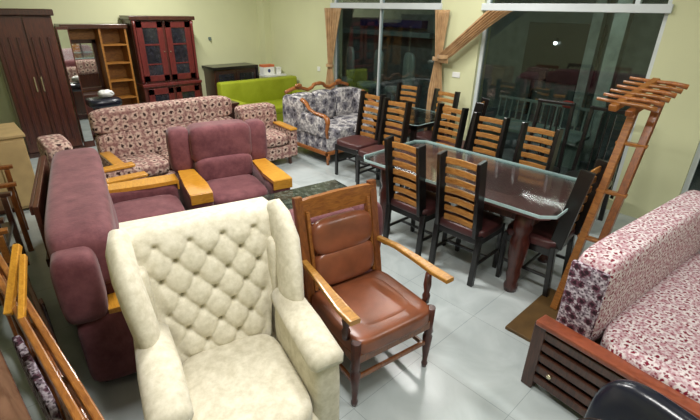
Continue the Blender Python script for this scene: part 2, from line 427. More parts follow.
# ------------------------------------------------------------------ cream wing chair
def wing_chair():
    r = thing('wing_chair', 'cream velvet wing armchair with a deep buttoned tufted back in the foreground', 'armchair', (-1.477, .674, 0), 76.2)
    obj('base', G().box(-.34, .34, -.37, .36, .12, .35, .04, 4), 'cream', r)
    obj('seat_cushion', G().puff((0, -.12, .40), (.50, .62, .16), 5, 10), 'cream', r)
    # tufted back leaning from the seat up to 1.07
    sx, sz = .155, .165
    def hgt(x, z, hw):
        a = x / sx + z / sz; b = x / sx - z / sz
        sa, sb = abs(math.sin(math.pi * a)), abs(math.sin(math.pi * b))
        edge = max(0, min(1, (hw - .02 - abs(x)) / .05)) * max(0, min(1, (.63 - z) / .06)) * max(0, min(1, z / .05))
        crease = (sa * sb + .01) ** .55
        dip = math.exp(-((sa ** 2 + sb ** 2)) / .16)
        return (.024 * crease - .040 * dip) * edge
    def f(u, v):
        z = v * .66; hw = .235 + .12 * (z / .66)
        x = -hw + 2 * hw * u
        y = .165 + .17 * z / .66 - hgt(x, z, hw)
        rr = .06
        ez = max(0, z - (.66 - rr)) / rr
        y += rr * (1 - math.sqrt(max(0, 1 - min(1, ez * ez))))
        return Vector((x, y, .42 + z))
    g = G().heightfield(f, 90, 90, Vector((0, .14, -.02)))
    bk = obj('backrest', g, 'cream', r)
    for i in range(-6, 7):
        for j in range(0, 12):
            if (i + j) % 2: continue
            x, z = i * sx / 2, j * sz / 2; hw = .235 + .12 * (z / .66)
            if abs(x) > hw - .05 or z < .05 or z > .6: continue
            p = f((x + hw) / (2 * hw), z / .66)
            obj('button', G().puff((p.x, p.y - .003, p.z), (.022, .014, .022), 2, 2), 'cream', bk)
    for s in (-1, 1):
        pts = [(s * .33, .40, 1.055), (s * .360, .385, 1.045), (s * .372, .32, 1.00), (s * .366, .21, .93), (s * .350, .15, .82), (s * .335, .11, .72), (s * .33, .10, .60)]
        g = G().sweep(pts, [.05, .10, .115, .115, .115, .11, .11], [.10, .18, .22, .23, .23, .23, .23], (1, 0, 0), 20)
        g.puff((s * .325, .31, .58), (.10, .20, .72), 6, 8, None)
        obj('wing', g, 'cream', r)
        g = G().puff((s * .315, -.10, .40), (.14, .54, .54), 6, 8)
        g.sweep([(s * .315, -.365, .625), (s * .315, -.34, .64), (s * .315, -.1, .655), (s * .318, .16, .665)], [.13, .165, .17, .15], [.08, .12, .13, .12], (1, 0, 0), 16)
        obj('arm', g, 'cream', r)
        obj('leg', G().lathe([(.018, 0), (.03, .13)], (s * .28, -.28, 0)), 'walnut', r)
        obj('leg', G().lathe([(.018, 0), (.03, .13)], (s * .28, .28, 0)), 'walnut', r)
wing_chair()

# ------------------------------------------------------------------ tan leather wooden armchair
def leather_chair():
    r = thing('wooden_armchair', 'wooden armchair with tan leather seat and padded back in the centre foreground', 'armchair', (-1.44, 1.52, 0), 81.5)
    leg = [(.014, 0), (.020, .03), (.014, .05), (.024, .16), (.030, .24), (.020, .26), (.030, .28), (.024, .31), (.028, .45)]
    for s in (-1, 1):
        obj('leg', G().lathe(leg, (s * .265, -.265, 0)), 'mahog', r)
        g = G().bar((s * .255, .29, 0), (s * .255, .225, .42), .04, .045).bar((s * .255, .225, .41), (s * .262, .345, 1.04), .042, .05)
        obj('rear_post', g, 'orange' if 0 else 'teak', r)
        g = G().lathe([(.021, 0), (.024, .05), (.016, .07), (.024, .12), (.018, .20)], (s * .285, -.20, .44)); obj('arm_post', g, 'mahog', r)
        pts = [(s * .275, .255, .665), (s * .295, .10, .672), (s * .31, -.08, .660), (s * .318, -.22, .648), (s * .322, -.33, .650)]
        obj('armrest', G().sweep(pts, [.035, .042, .055, .068, .062], .028, (1, 0, 0), 12, False), 'armwood', r)
    obj('seat_rail', G().box(-.28, .28, -.285, -.25, .31, .37, .005).box(-.26, .26, .21, .235, .31, .37, .005).box(-.28, -.25, -.27, .22, .31, .37, .005).box(.25, .28, -.27, .22, .31, .37, .005), 'teak', r)
    obj('stretcher', G().bar((-.262, -.265, .20), (.262, -.265, .20), .02, .03), 'teak', r)
    obj('stretcher', G().bar((-.262, -.265, .16), (-.255, .27, .16), .02, .03), 'teak', r)
    obj('stretcher', G().bar((.262, -.265, .16), (.255, .27, .16), .02, .03), 'teak', r)
    obj('seat', G().puff((0, -.03, .405), (.56, .54, .12), 7, 10).puff((0, -.02, .448), (.40, .42, .05), 4, 8), 'leather', r)
    g = G()
    g.prism([(-.262, .905), (.262, .905), (.262, 1.02), (.2, 1.028), (0, 1.034), (-.2, 1.028), (-.262, 1.02)], 'y', .315, .345)
    o = obj('top_rail', g, 'orange', r)
    obj('side_slat', G().bar((-.215, .235, .46), (-.215, .325, .95), .05, .022), 'orange', r)
    obj('side_slat', G().bar((.215, .235, .46), (.215, .325, .95), .05, .022), 'orange', r)
    tilt = TM((0, .215, .47), -10.5)
    g = G().puff((0, 0, .12), (.42, .09, .23), 4, 9, tilt).puff((0, 0, .315), (.42, .10, .22), 4, 9, tilt)
    g.box(-.19, .19, .0, .03, .03, .41, .01, 2, tilt)
    obj('backrest', g, 'leather', r)
leather_chair()

# ------------------------------------------------------------------ dining chairs and tables
def dining_chair(name, label, loc, rz, group, slat='slat'):
    r = thing(name, label, 'chair', loc, rz, group)
    for s in (-1, 1):
        obj('leg', G().bar((s * .19, -.19, 0), (s * .19, -.19, .43), .035, .035), 'black', r)
        g = G().bar((s * .195, .21, 0), (s * .195, .18, .44), .04, .045).bar((s * .172, .185, .43), (s * .168, .27, 1.05), .095, .032)
        obj('back_post', g, 'black', r)
    obj('seat', G().puff((0, 0, .445), (.44, .42, .085), 6, 6), 'maroonseat', r)
    obj('seat_frame', G().box(-.205, .205, -.205, .19, .355, .415, .005), 'black', r)
    obj('stretcher', G().bar((-.19, 0, .18), (.19, 0, .18), .02, .025).bar((-.19, -.19, .18), (-.195, .19, .18), .02, .025).bar((.19, -.19, .18), (.195, .19, .18), .02, .025), 'black', r)
    for k in range(7):
        z = .51 + k * .081; y = .197 + (z - .52) * .139
        pts = [(x, y - .004 * math.cos(x / .15 * math.pi / 2), z + .003 * math.cos(x / .15 * math.pi)) for x in (-.13, -.08, -.03, .03, .08, .13)]
        obj('back_slat', G().sweep(pts, .050, .016, (0, 0, 1), 8, False), slat, r)
    return r
gr = 'slat-backed dining chairs around the maroon dining table'
dc = dining_chair('dining_chair', 'black dining chair with tan slats on the near side, nearest the camera', (-1.63, 2.92, 0), 181, gr)
dup(dc, (-2.16, 2.91, 0), 180, 'black slat-backed chair on the near side, left of the nearest dining chair', gr)
dup(dc, (-3.38, 3.70, 0), 3, 'loose slat-backed chair between the maroon table and the small glass table, nearest the floral sofa', gr)
dup(dc, (-2.78, 3.93, 0), -2, 'leftmost of the three slatted chairs behind the maroon dining table', gr)
dup(dc, (-2.22, 3.84, 0), 2, 'middle of the three slatted chairs behind the maroon dining table', gr)
dup(dc, (-1.68, 3.80, 0), 0, 'rightmost of the three slatted chairs behind the maroon dining table', gr)
dup(dc, (-1.165, 3.20, 0), -88, 'slat-backed chair at the near right end of the dining table beside the coat stand', gr)
r = thing('dining_table', 'large maroon dining table under a clear glass sheet, two near slatted chairs tucked under it', 'dining table', (-1.86, 3.205, 0), 2)
def octo(hx, hy, c): return [(-hx + c, -hy), (hx - c, -hy), (hx, -hy + c), (hx, hy - c), (hx - c, hy), (-hx + c, hy), (-hx, hy - c), (-hx, -hy + c)]
tp = obj('tabletop', G().prism(octo(.85, .44, .07), 'z', .70, .738), 'tabletop', r)
obj('inlay', G().prism(octo(.56, .24, .10), 'z', .7382, .7405), 'inlay', tp, 'dark inlaid centre panel')
obj('glass_sheet', G().prism(octo(.90, .48, .08), 'z', .745, .757), 'tableglass', r, 'clear glass sheet')
g = G()
for a, b in zip(octo(.90, .48, .08), octo(.90, .48, .08)[1:] + octo(.90, .48, .08)[:1]): g.bar((a[0], a[1], .750), (b[0], b[1], .750), .006, .022, 0)
obj('glass_edge', g, 'glassedge', r, 'pale polished glass edge')
obj('apron', G().box(-.74, .74, -.34, .34, .60, .699, .01), 'walnut', r)
for sx in (-1, 1):
    for sy in (-1, 1):
        obj('leg', G().lathe([(.048, 0), (.056, .05), (.042, .08), (.056, .16), (.05, .2), (.068, .32), (.072, .44), (.052, .5), (.07, .55), (.066, .70)], (sx * .66, sy * .32, 0)), 'mahog', r)
# far dining set
r = thing('glass_dining_table', 'small glass-topped dining table behind the maroon dining set near the left window', 'dining table', (-3.62, 4.50, 0), 0)
obj('glass_top', G().prism(octo(.45, .42, .05), 'z', .75, .762), 'tableglass', r)
g = G()
for a, b in zip(octo(.45, .42, .05), octo(.45, .42, .05)[1:] + octo(.45, .42, .05)[:1]): g.bar((a[0], a[1], .756), (b[0], b[1], .756), .013, .004, 0)
obj('glass_edge', g, 'glassedge', r)
obj('table_frame', G().box(-.36, .36, -.34, -.29, .67, .749).box(-.36, .36, .29, .34, .67, .749).box(-.36, -.31, -.34, .34, .67, .749).box(.31, .36, -.34, .34, .67, .749), 'black', r)
for sx in (-1, 1):
    for sy in (-1, 1): obj('leg', G().bar((sx * .32, sy * .30, 0), (sx * .32, sy * .30, .68), .06, .06), 'black', r)
g2 = 'slat-backed chairs around the small glass dining table'
dup(dc, (-4.06, 4.78, 0), 10, 'slatted chair at the far left corner of the small glass table by the window', g2)
dup(dc, (-3.44, 4.76, 0), 0, 'slatted chair between the small glass table and the window curtain', g2)
dup(dc, (-2.98, 4.66, 0), -70, 'slatted chair on the right of the small glass table beside the pale column', g2)
dup(dc, (-3.89, 3.80, 0), 2, 'slatted chair on the near left side of the small glass table beside the floral sofa', g2)
# black frames behind the table on the right
def ladder_chair(label, loc, rz):
    r = thing('black_chair', label, 'chair', loc, rz, 'black high-backed chairs beside the window')
    for s in (-1, 1):
        obj('leg', G().bar((s * .19, -.19, 0), (s * .19, -.19, .43), .035, .035), 'black', r)
        obj('back_post', G().bar((s * .195, .21, 0), (s * .19, .20, .45), .04, .045).bar((s * .19, .20, .44), (s * .17, .27, 1.16), .045, .035), 'black', r)
    obj('seat', G().puff((0, 0, .445), (.44, .42, .07), 6, 6), 'black', r)
    for k in (-.06, 0, .06): obj('back_slat', G().bar((k, .205, .5), (k, .262, 1.10), .028, .012), 'black', r)
    obj('top_rail', G().bar((-.19, .268, 1.14), (.19, .268, 1.14), .06, .03), 'black', r)
    return r
ladder_chair('black high-backed chair against the window, left one of two behind the dining table', (-1.88, 4.58, 0), 5)
ladder_chair('black high-backed chair in front of the window, right one of two behind the dining table', (-1.36, 4.62, 0), 3)

# ------------------------------------------------------------------ coat stand
r = thing('coat_stand', 'tall orange wooden coat stand with a cluster of pegs on a flat brown base', 'coat stand', (-.82, 2.80, 0), 0)
obj('base', G().box(-.155, .15, -.36, .34, 0, .025, .004), 'board', r)
PB = Vector((.02, .10, .02)); PT = Vector((.03, .68, 1.50))
for k in (0, 1):
    d = Vector((-.035 + .12 * k, .02 * k, 0))
    obj('post', G().bar(PB + d, PT + d, .05, .05), 'orange' if k == 0 else 'teak', r)
for t_ in (.36, .58, .8):
    p = PB.lerp(PT, t_); obj('crosspiece', G().bar(p + Vector((-.07, 0, 0)), p + Vector((.12, .02, 0)), .05, .022), 'orange', r)
obj('head_rail', G().bar((-.06, .34, 1.46), (.03, .82, 1.60), .05, .045), 'orange', r)
obj('head_rail', G().bar((.04, .34, 1.44), (.13, .82, 1.58), .045, .04), 'teak', r)
for k in range(6):
    t_ = k / 5; c = Vector((.0 + .05 * t_, .38 + .40 * t_, 1.495 + .105 * t_))
    obj('peg', G().sweep([c + Vector((-.17, -.02, .01)), c + Vector((-.05, 0, 0)), c + Vector((.09, 0, 0)), c + Vector((.17, .02, -.015))], [.02, .026, .028, .036], [.02, .026, .028, .036], (0, 0, 1), 8), 'carve' if k % 2 else 'orange', r)

# ------------------------------------------------------------------ patterned divan on the right
DV = (-.62, 2.11, 0)
r = thing('divan_sofa', 'wide divan sofa in white and red floral cloth with a dark slatted wooden side', 'sofa', DV, -6.5)
QX, QY = .62, -2.11
# back along Y at X -.6 .. -.4 ; seat to +X
g = G().puff((-.50, 2.98, .65), (.20, 1.64, .52), 10, 14, None)
obj('backrest', g, 'redpat', r)
obj('back_end_panel', G().box(-.60, -.41, 2.145, 2.172, .40, .86, .03, 3), 'greypat', r, 'end panel in darker grey floral cloth')
obj('seat', G().puff((.18, 2.95, .415), (1.18, 1.64, .22), 9, 10), 'redpat', r)
obj('front_frame', G().box(-.60, .76, 2.17, 3.75, .06, .31, .01), 'darkbrown', r)
side = obj('side_panel', G().box(-.64, .80, 2.105, 2.13, .05, .44), 'darkbrown', r)
for k in range(5): obj('slat', G().box(-.64, .80, 2.075, 2.104, .055 + .078 * k, .105 + .078 * k, .006), 'walnut', side)
obj('post', G().box(-.67, -.60, 2.07, 2.14, 0, .45, .006), 'walnut', r); obj('post', G().box(.76, .83, 2.07, 2.14, 0, .45, .006), 'walnut', r)
obj('top_rail', G().box(-.66, .84, 2.055, 2.15, .44, .475, .01, 2), 'rail', r)
for (x, z) in ((.20, .476),):
    obj('metal_plate', G().box(x - .03, x + .03, 2.075, 2.135, z, z + .004, .001), 'brass', r)
obj('caster_stud', G().puff((-.52, 2.068, .16), (.03, .015, .03), 2, 2), 'brass', r)

for o_ in r.children_recursive:
    if o_.parent == r: o_.location = (QX, QY, 0)

# black leather chair at the lower right
r = thing('leather_office_chair', 'black leather office chair, only its rounded stitched back top showing at the lower right', 'office chair', (-.01, 1.385, 0), -14)
g = G().puff((0, 0, .605), (.46, .12, .50), 3.2, 10, TM((0, 0, 0), -6)); obj('backrest', g, 'blackleather', r)
obj('stitching', G().sweep([(.25 * math.cos(a) * .84, -.105, .605 + .25 * math.sin(a) * .84) for a in [math.pi * k / 16 for k in range(17)]], .005, .005, (0, 1, 0), 6), 'darkbrown', r)
obj('seat', G().puff((0, -.28, .43), (.50, .48, .11), 5, 7), 'blackleather', r)
obj('column', G().lathe([(.03, .06), (.03, .38)], (0, -.26, 0)), 'black', r)
for k in range(5):
    a = 2 * math.pi * k / 5 + .3; p = (.26 * math.cos(a), -.26 + .26 * math.sin(a))
    obj('base_arm', G().bar((0, -.26, .09), (p[0], p[1], .07), .035, .03), 'black', r)
    obj('caster', G().puff((p[0], p[1], .028), (.05, .05, .055), 2.2, 3), 'black', r)

# ------------------------------------------------------------------ long pink patterned sofa and its armchairs
def pink_piece(name, label, Wd, seats, loc, rz, cat, hb=.92):
    r = thing(name, label, cat, loc, rz); h = Wd / 2
    obj('base', G().box(-h + .05, h - .05, -.34, .34, .10, .28, .02, 2), 'pinkpat', r)
    iw = Wd - .22
    for i in range(seats):
        w = iw / seats; x = -iw / 2 + w * (i + .5)
        obj('seat_cushion', G().puff((x, -.08, .36), (w, .56, .16), 5, 6), 'pinkpat', r)
    g = G().puff((0, .20, .56), (Wd - .06, .20, .32), 7, 14, TM((0, 0, 0), -4)).puff((0, .28, hb - .14), (Wd - .04, .22, .28), 6, 14)
    obj('backrest', g, 'pinkpat', r)
    obj('back_panel', G().box(-h + .06, h - .06, .31, .37, .12, hb - .1, .02, 2), 'walnut', r)
    for s in (-1, 1):
        obj('arm', G().box(s * h - (.11 if s > 0 else 0), s * h + (.11 if s < 0 else 0), -.36, .22, .12, .49, .02, 2), 'pinkpat', r)
        obj('arm_cap', G().box(s * h - (.12 if s > 0 else -.01), s * h + (.12 if s < 0 else -.01), -.38, .14, .49, .52, .008, 2), 'yellow', r, 'yellow wooden arm cap')
        for sy in (-.3, .3): obj('leg', G().bar((s * (h - .1), sy, 0), (s * (h - .1), sy, .11), .04, .04), 'walnut', r)
    return r
pink_piece('patterned_sofa', 'long pink floral sofa in front of the cabinets along the back wall', 1.72, 3, (-5.07, 1.96, 0), 89, 'sofa', .96)
pink_piece('patterned_armchair', 'pink floral armchair just beyond the far end of the burgundy sofa', .50, 1, (-4.46, .90, 0), 179, 'armchair', .93)
pink_piece('patterned_armchair', 'pink floral armchair in front of the lime green sofa', .62, 1, (-5.16, 3.22, 0), 84, 'armchair', .76)

# ------------------------------------------------------------------ white floral carved sofa
r = thing('floral_carved_sofa', 'white and grey floral sofa with carved wooden crest rails, beside the small glass table', 'sofa', (0, 0, 0), 90)
# local x = world Y ; local y = -world X ; front (-y) faces +X
X0, X1 = 3.72, 5.02; F, B = 4.42, 5.46      # local y = 4.42 (front) .. 5.12 (rear)
def L(x, y, z): return (x, y, z)
obj('base', G().box(X0 + .02, X1 - .02, F + .02, B - .02, .19, .40, .01), 'florpat', r)
obj('base_rail', G().box(X0, X1, F, F + .03, .14, .19, .006).box(X0, X1, B - .03, B, .14, .19, .006).box(X0, X0 + .03, F, B, .14, .19, .006).box(X1 - .03, X1, F, B, .14, .19, .006), 'carve', r)
for i in range(2): obj('seat_cushion', G().puff((X0 + .35 + .60 * i, F + .38, .42), (.56, .72, .14), 5, 7), 'florpat', r)
for i in range(3): obj('back_cushion', G().puff((X0 + .26 + .40 * i, B - .17, .64), (.42, .26, .46), 4.5, 7), 'florpat', r)
pts = []
for k in range(41):
    t_ = k / 40; x = X0 + .02 + (X1 - X0 - .04) * t_
    pts.append((x, B - .08, .88 + .05 * abs(math.sin(t_ * 3 * math.pi)) + (.03 if .42 < t_ < .58 else 0)))
obj('crest_rail', G().sweep(pts, .055, .05, (0, 0, 1), 8), 'carve', r)
for k in range(3):
    obj('carved_rosette', G().puff((X0 + .24 + .40 * k, B - .11, .965), (.13, .05, .06), 2.2, 4), 'carve', r)
for xa, sg in ((X0, 1), (X1, -1)):
    obj('side_panel', G().box(min(xa, xa + sg * .09), max(xa, xa + sg * .09), F + .06, B - .03, .38, .66, .03, 3), 'florpat', r)
    xc = xa + sg * .045
    pts = [(xc, B - .40, .80), (xc, B - .46, .83), (xc, B - .54, .80), (xc, B - .62, .72), (xc, B - .74, .69), (xc, F + .09, .68), (xc, F + .03, .65), (xc, F + .02, .58), (xc, F + .05, .48), (xc, F + .03, .38)]
    obj('arm_rail', G().sweep(pts, [.04, .07, .07, .06, .06, .07, .08, .07, .05, .05], [.04, .06, .05, .04, .04, .05, .06, .05, .04, .04], (1, 0, 0), 8), 'carve', r)
    obj('side_upper_panel', G().puff((xc, B - .24, .60), (.12, .46, .52), 5, 7), 'florpat', r)
    obj('leg', G().sweep([(xc, F + .03, .17), (xc, F + .015, .10), (xc, F + .03, .05), (xc, F + .02, 0)], [.06, .06, .035, .045], [.06, .06, .035, .045], (1, 0, 0), 8), 'carve', r)
    obj('leg', G().sweep([(xc, B - .03, .17), (xc, B - .02, .10), (xc, B - .03, .05), (xc, B - .02, 0)], [.06, .06, .035, .045], [.06, .06, .035, .045], (1, 0, 0), 8), 'mahog', r)

# ------------------------------------------------------------------ lime green sofa
r = thing('green_sofa', 'lime green sofa in the far corner below the plain wall', 'sofa', (-6.72, 4.30, 0), 90)
obj('base', G().box(-.80, .80, -.38, .38, .10, .36, .02, 2), 'green', r)
obj('backrest', G().box(-.78, .82, .22, .40, .30, .84, .035, 3), 'green', r)
obj('seat', G().box(-.66, .66, -.40, .24, .34, .45, .03, 3), 'green', r)
for s in (-1, 1):
    obj('arm', G().box(s * .82 - (.16 if s > 0 else 0), s * .82 + (.16 if s < 0 else 0), -.40, .22, .1, .60, .03, 3), 'green', r)
    for sy in (-.3, .3): obj('leg', G().bar((s * .7, sy, 0), (s * .7, sy, .11), .04, .04), 'steel', r)

# ------------------------------------------------------------------ back wall furniture (front faces +X)
def tall_cabinet():
    r = thing('display_cabinet', 'tall red mahogany display cabinet with two glazed doors against the back wall', 'cabinet', (-7.83, 2.98, 0), 90)
    h = .50
    obj('carcass', G().box(-h, h, -.16, .22, 0, 1.80, .005), 'mahog', r)
    obj('cornice', G().box(-h - .03, h + .03, -.22, .23, 1.80, 1.86, .008), 'walnut', r)
    obj('plinth_ledge', G().box(-h - .01, h + .01, -.26, .22, .78, .83, .01), 'redwood', r)
    obj('lower_case', G().box(-h, h, -.24, -.16, 0, .78, .005), 'mahog', r)
    for s in (-1, 1):
        x0, x1 = (-.44, -.02) if s < 0 else (.02, .44)
        for (z0, z1, y, nm) in ((.86, 1.78, -.185, 'door'), (.08, .75, -.262, 'lower_door')):
            g = G(); w = .095
            g.box(x0, x0 + w, y, y + .024, z0, z1, .004).box(x1 - w, x1, y, y + .024, z0, z1, .004).box(x0, x1, y, y + .024, z0, z0 + w, .004).box(x0, x1, y, y + .024, z1 - w, z1, .004)
            if nm == 'door': g.box(x0 + w, x1 - w, y + .004, y + .02, (z0 + z1) / 2 + .1, (z0 + z1) / 2 + .125).box(x0 + w, x1 - w, y + .004, y + .02, z0 + .26, z0 + .28)
            d = obj('door', g, 'redwood', r)
            obj('glass_panel', G().box(x0 + w, x1 - w, y + .012, y + .018, z0 + w, z1 - w), 'darkglass', d)
            obj('handle', G().puff((x1 - .03 if s < 0 else x0 + .03, y - .01, (z0 + z1) / 2), (.02, .025, .02), 2, 2), 'brass', d)
    for s in (-1, 1): obj('column', G().lathe([(.03, .84), (.022, .9), (.02, 1.3), (.022, 1.72), (.03, 1.79)], (s * .47, -.19, 0), 10), 'redwood', r)
tall_cabinet()
r = thing('dressing_unit', 'orange-brown dressing unit with a mirror and open shelves beside the mahogany display cabinet', 'dressing table', (-7.83, 1.99, 0), 90)
obj('back_board', G().box(-.44, .42, .19, .22, 0, 1.68), 'shelfwood', r)
obj('top_board', G().box(-.47, .45, -.12, .23, 1.68, 1.74, .006), 'walnut', r)
for x in (-.45, .04, .41): obj('upright', G().box(x - .015, x + .015, -.10, .19, 0, 1.68), 'shelfwood', r)
for k in range(5): obj('shelf', G().box(.055, .395, -.10, .19, .35 + .27 * k, .372 + .27 * k), 'shelfwood', r)
obj('counter', G().box(-.435, .025, -.14, .19, .70, .74, .004), 'walnut', r)
mf = obj('mirror_frame', G().box(-.42, -.37, .15, .18, .78, 1.52).box(-.03, .02, .15, .18, .78, 1.52).box(-.42, .02, .15, .18, 1.46, 1.52).box(-.42, .02, .15, .18, .76, .80), 'walnut', r)
obj('mirror', G().box(-.37, -.03, .165, .172, .80, 1.46), 'mirror', mf)
obj('header_panel', G().box(-.43, .02, .12, .18, 1.52, 1.68), 'shelfwood', r)
obj('drawer', G().box(-.43, .02, -.12, .18, .42, .69, .004), 'mahog', r); obj('drawer', G().box(-.43, .02, -.12, .18, .12, .40, .004), 'mahog', r)

r = thing('wardrobe', 'tall dark brown wardrobe at the far left with carved door panels', 'wardrobe', (-7.62, 1.05, 0), 88)
obj('carcass', G().box(-.34, .34, -.25, .27, .06, 1.86, .006), 'wardrobe', r)
obj('cornice', G().box(-.37, .37, -.31, .28, 1.86, 1.94, .012), 'walnut', r)
obj('plinth', G().box(-.35, .35, -.27, .27, 0, .06), 'walnut', r)
for s in (-1, 1):
    x0, x1 = (-.33, -.01) if s < 0 else (.01, .33)
    d = obj('door', G().box(x0, x1, -.272, -.251, .08, 1.84, .003), 'wardrobe', r)
    for k in range(3): obj('moulding', G().box(x0 + .04 + k * .09, x0 + .075 + k * .09, -.286, -.2725, .2, 1.6, .005), 'mahog', d)
    obj('handle', G().bar((s * .04, -.295, .9), (s * .04, -.295, 1.1), .014, .014).box(s * .04 - .008, s * .04 + .008, -.295, -.272, .92, .94).box(s * .04 - .008, s * .04 + .008, -.295, -.272, 1.06, 1.08), 'brass', d)
r = thing('standing_mirror', 'narrow tall mirror panel standing between the wardrobe and the dressing unit', 'mirror', (-7.45, 1.49, 0), 88)
obj('frame', G().box(-.075, .075, 0, .03, 0, 1.72, .004), 'wardrobe', r)
obj('mirror', G().box(-.06, .06, -.006, -.001, .1, 1.68), 'mirror', r)

r = thing('sideboard', 'low black-framed sideboard with glossy doors between display cabinet and green sofa', 'sideboard', (-7.86, 4.22, 0), 90)
obj('carcass', G().box(-.44, .44, -.20, .22, 0, .96, .005), 'walnut', r)
obj('top_board', G().box(-.47, .47, -.24, .23, .96, 1.01, .006), 'black', r)
for i in range(2):
    x0 = -.42 + .43 * i
    d = obj('door', G().box(x0, x0 + .41, -.22, -.201, .08, .93, .004), 'darkbrown', r)
    obj('glass_panel', G().box(x0 + .05, x0 + .36, -.224, -.2205, .5, .88), 'darkglass', d)
obj('post', G().box(.43, .47, -.24, -.20, 0, .96), 'black', r)
# small console with cartons beside the green sofa
r = thing('side_console', 'small white console in the corner carrying cartons behind the green sofa', 'console', (-7.55, 4.93, 0), 90)
obj('top', G().box(-.22, .22, -.20, .20, .80, .83), 'plastic', r)
for sx in (-.2, .2):
    for sy in (-.18, .18): obj('leg', G().bar((sx, sy, 0), (sx, sy, .80), .03, .03), 'plastic', r)
r = thing('printed_carton', 'white carton with an orange top band and blue mark in the far corner', 'carton', (-7.55, 4.84, .83), 88)
cb = obj('box', G().box(-.12, .12, -.08, .08, 0, .18, .003), 'plastic', r)
obj('colour_band', G().box(-.121, .121, -.0815, .0815, .14, .181), plain('orange_band', (205, 110, 70), .5), cb, 'orange printed band')
obj('printed_mark', G().puff((0, -.081, .07), (.06, .004, .07), 2, 3), plain('blue_print', (50, 60, 110), .5), cb, 'dark blue printed mark')
r = thing('small_white_carton', 'small plain white carton just right of the orange-banded carton', 'carton', (-7.50, 5.06, .83), 80)
obj('box', G().box(-.045, .045, -.05, .05, 0, .10, .003).box(-.05, .05, -.055, .055, .10, .125, .003), 'plastic', r)
r = thing('side_cabinet', 'small brown wooden cabinet beside the right end of the pink floral sofa', 'cabinet', (-5.95, 2.97, 0), 90)
obj('carcass', G().box(-.18, .18, -.2, .2, 0, .72, .005), 'mahog', r); obj('top', G().box(-.20, .20, -.22, .22, .72, .75, .004), 'walnut', r)
obj('door', G().box(-.16, .0, -.215, -.201, .06, .68), 'teak', r); obj('door', G().box(.01, .16, -.215, -.201, .06, .68), 'darkbrown', r)
r = thing('covered_stool', 'dark stool with a crumpled white cloth on it in front of the dressing unit', 'stool', (-6.65, 1.62, 0), 0)
obj('seat', G().puff((0, 0, .80), (.38, .42, .12), 4, 6), 'blackleather', r)
for k in range(4): obj('leg', G().bar((.13 * (-1) ** k, .13 * (-1) ** (k // 2), .0), (.11 * (-1) ** k, .11 * (-1) ** (k // 2), .76), .03, .03), 'black', r)
t = G().puff((0, 0, .04), (.16, .19, .09), 2.4, 8)
for v in t.bm.verts: v.co += Vector((random.uniform(-1, 1), random.uniform(-1, 1), random.uniform(-1, 1))) * .008
o = obj('white_cloth', t, 'plastic'); o.location = (-6.62, 1.66, .872); tag(o, 'crumpled white cloth lying on the dark stool by the dressing unit', 'cloth')
r = tag(obj('wall_hook', G().box(XW, XW + .03, 3.95, 4.0, 1.45, 1.50, .004).box(XW + .03, XW + .05, 3.965, 3.985, 1.44, 1.47), 'steel'), 'small grey hook on the back wall above the low sideboard', 'hook')
r = tag(obj('switch_plate', G().box(-3.50, -3.38, YW - .012, YW, 1.20, 1.27, .004), 'plastic'), 'small white switch plate on the pale column between the windows', 'switch')
r = tag(obj('switch_plate', G().box(-6.42, -6.34, YW - .012, YW, .98, 1.06, .004), 'plastic'), 'small white switch plate near the far corner above the green sofa', 'switch')
r = tag(obj('wall_nail', G().puff((-1.03, YW - .008, 1.22), (.02, .02, .02), 2, 2), 'steel'), 'small nail in the pale pier behind the coat stand', 'nail')

# ------------------------------------------------------------------ left foreground wooden stack
r = thing('bed_headboard', 'orange wooden headboard with twin rails and a patterned pad behind the burgundy sofa', 'headboard', (-1.85, .0, 0), 3.8)
obj('rail', G().box(-.95, .75, .030, .058, .77, .815, .006), 'orange', r); obj('rail', G().box(-.95, .75, -.012, .016, .77, .815, .006), 'orange', r)
obj('rail', G().box(-.95, .75, .0, .045, .18, .24, .006), 'orange', r)
for x in (-.93, -.52, -.10, .32, .73): obj('post', G().box(x - .025, x + .025, -.008, .055, 0, .768, .006), 'teak', r)
obj('rail', G().box(-.95, .75, .0, .045, .60, .64, .006), 'teak', r)
obj('bracket', G().bar((-.42, .10, 1.0), (-.20, -.03, .80), .03, .035).bar((-.34, .10, .98), (-.12, -.0, .80), .025, .03), 'yellow', r)
obj('padded_panel', G().puff((-.02, -.03, .49), (.60, .04, .30), 8, 8), 'greypat', r)
r = thing('polished_table', 'brown polished wooden table top in the bottom left corner reflecting the lights', 'table', (-1.80, -.435, 0), 3.8)
obj('tabletop', G().box(-.60, .60, -.34, .34, .68, .71, .008, 2), wood('polished_brown', (92, 62, 46), (128, 94, 74), .18, (1, 4, 1), .8, 5), r)
obj('apron', G().box(-.52, .52, -.28, .28, .58, .679), 'teak', r)
for sx in (-1, 1):
    for sy in (-1, 1): obj('leg', G().lathe([(.022, 0), (.03, .3), (.035, .6)], (sx * .46, sy * .22, 0)), 'teak', r)
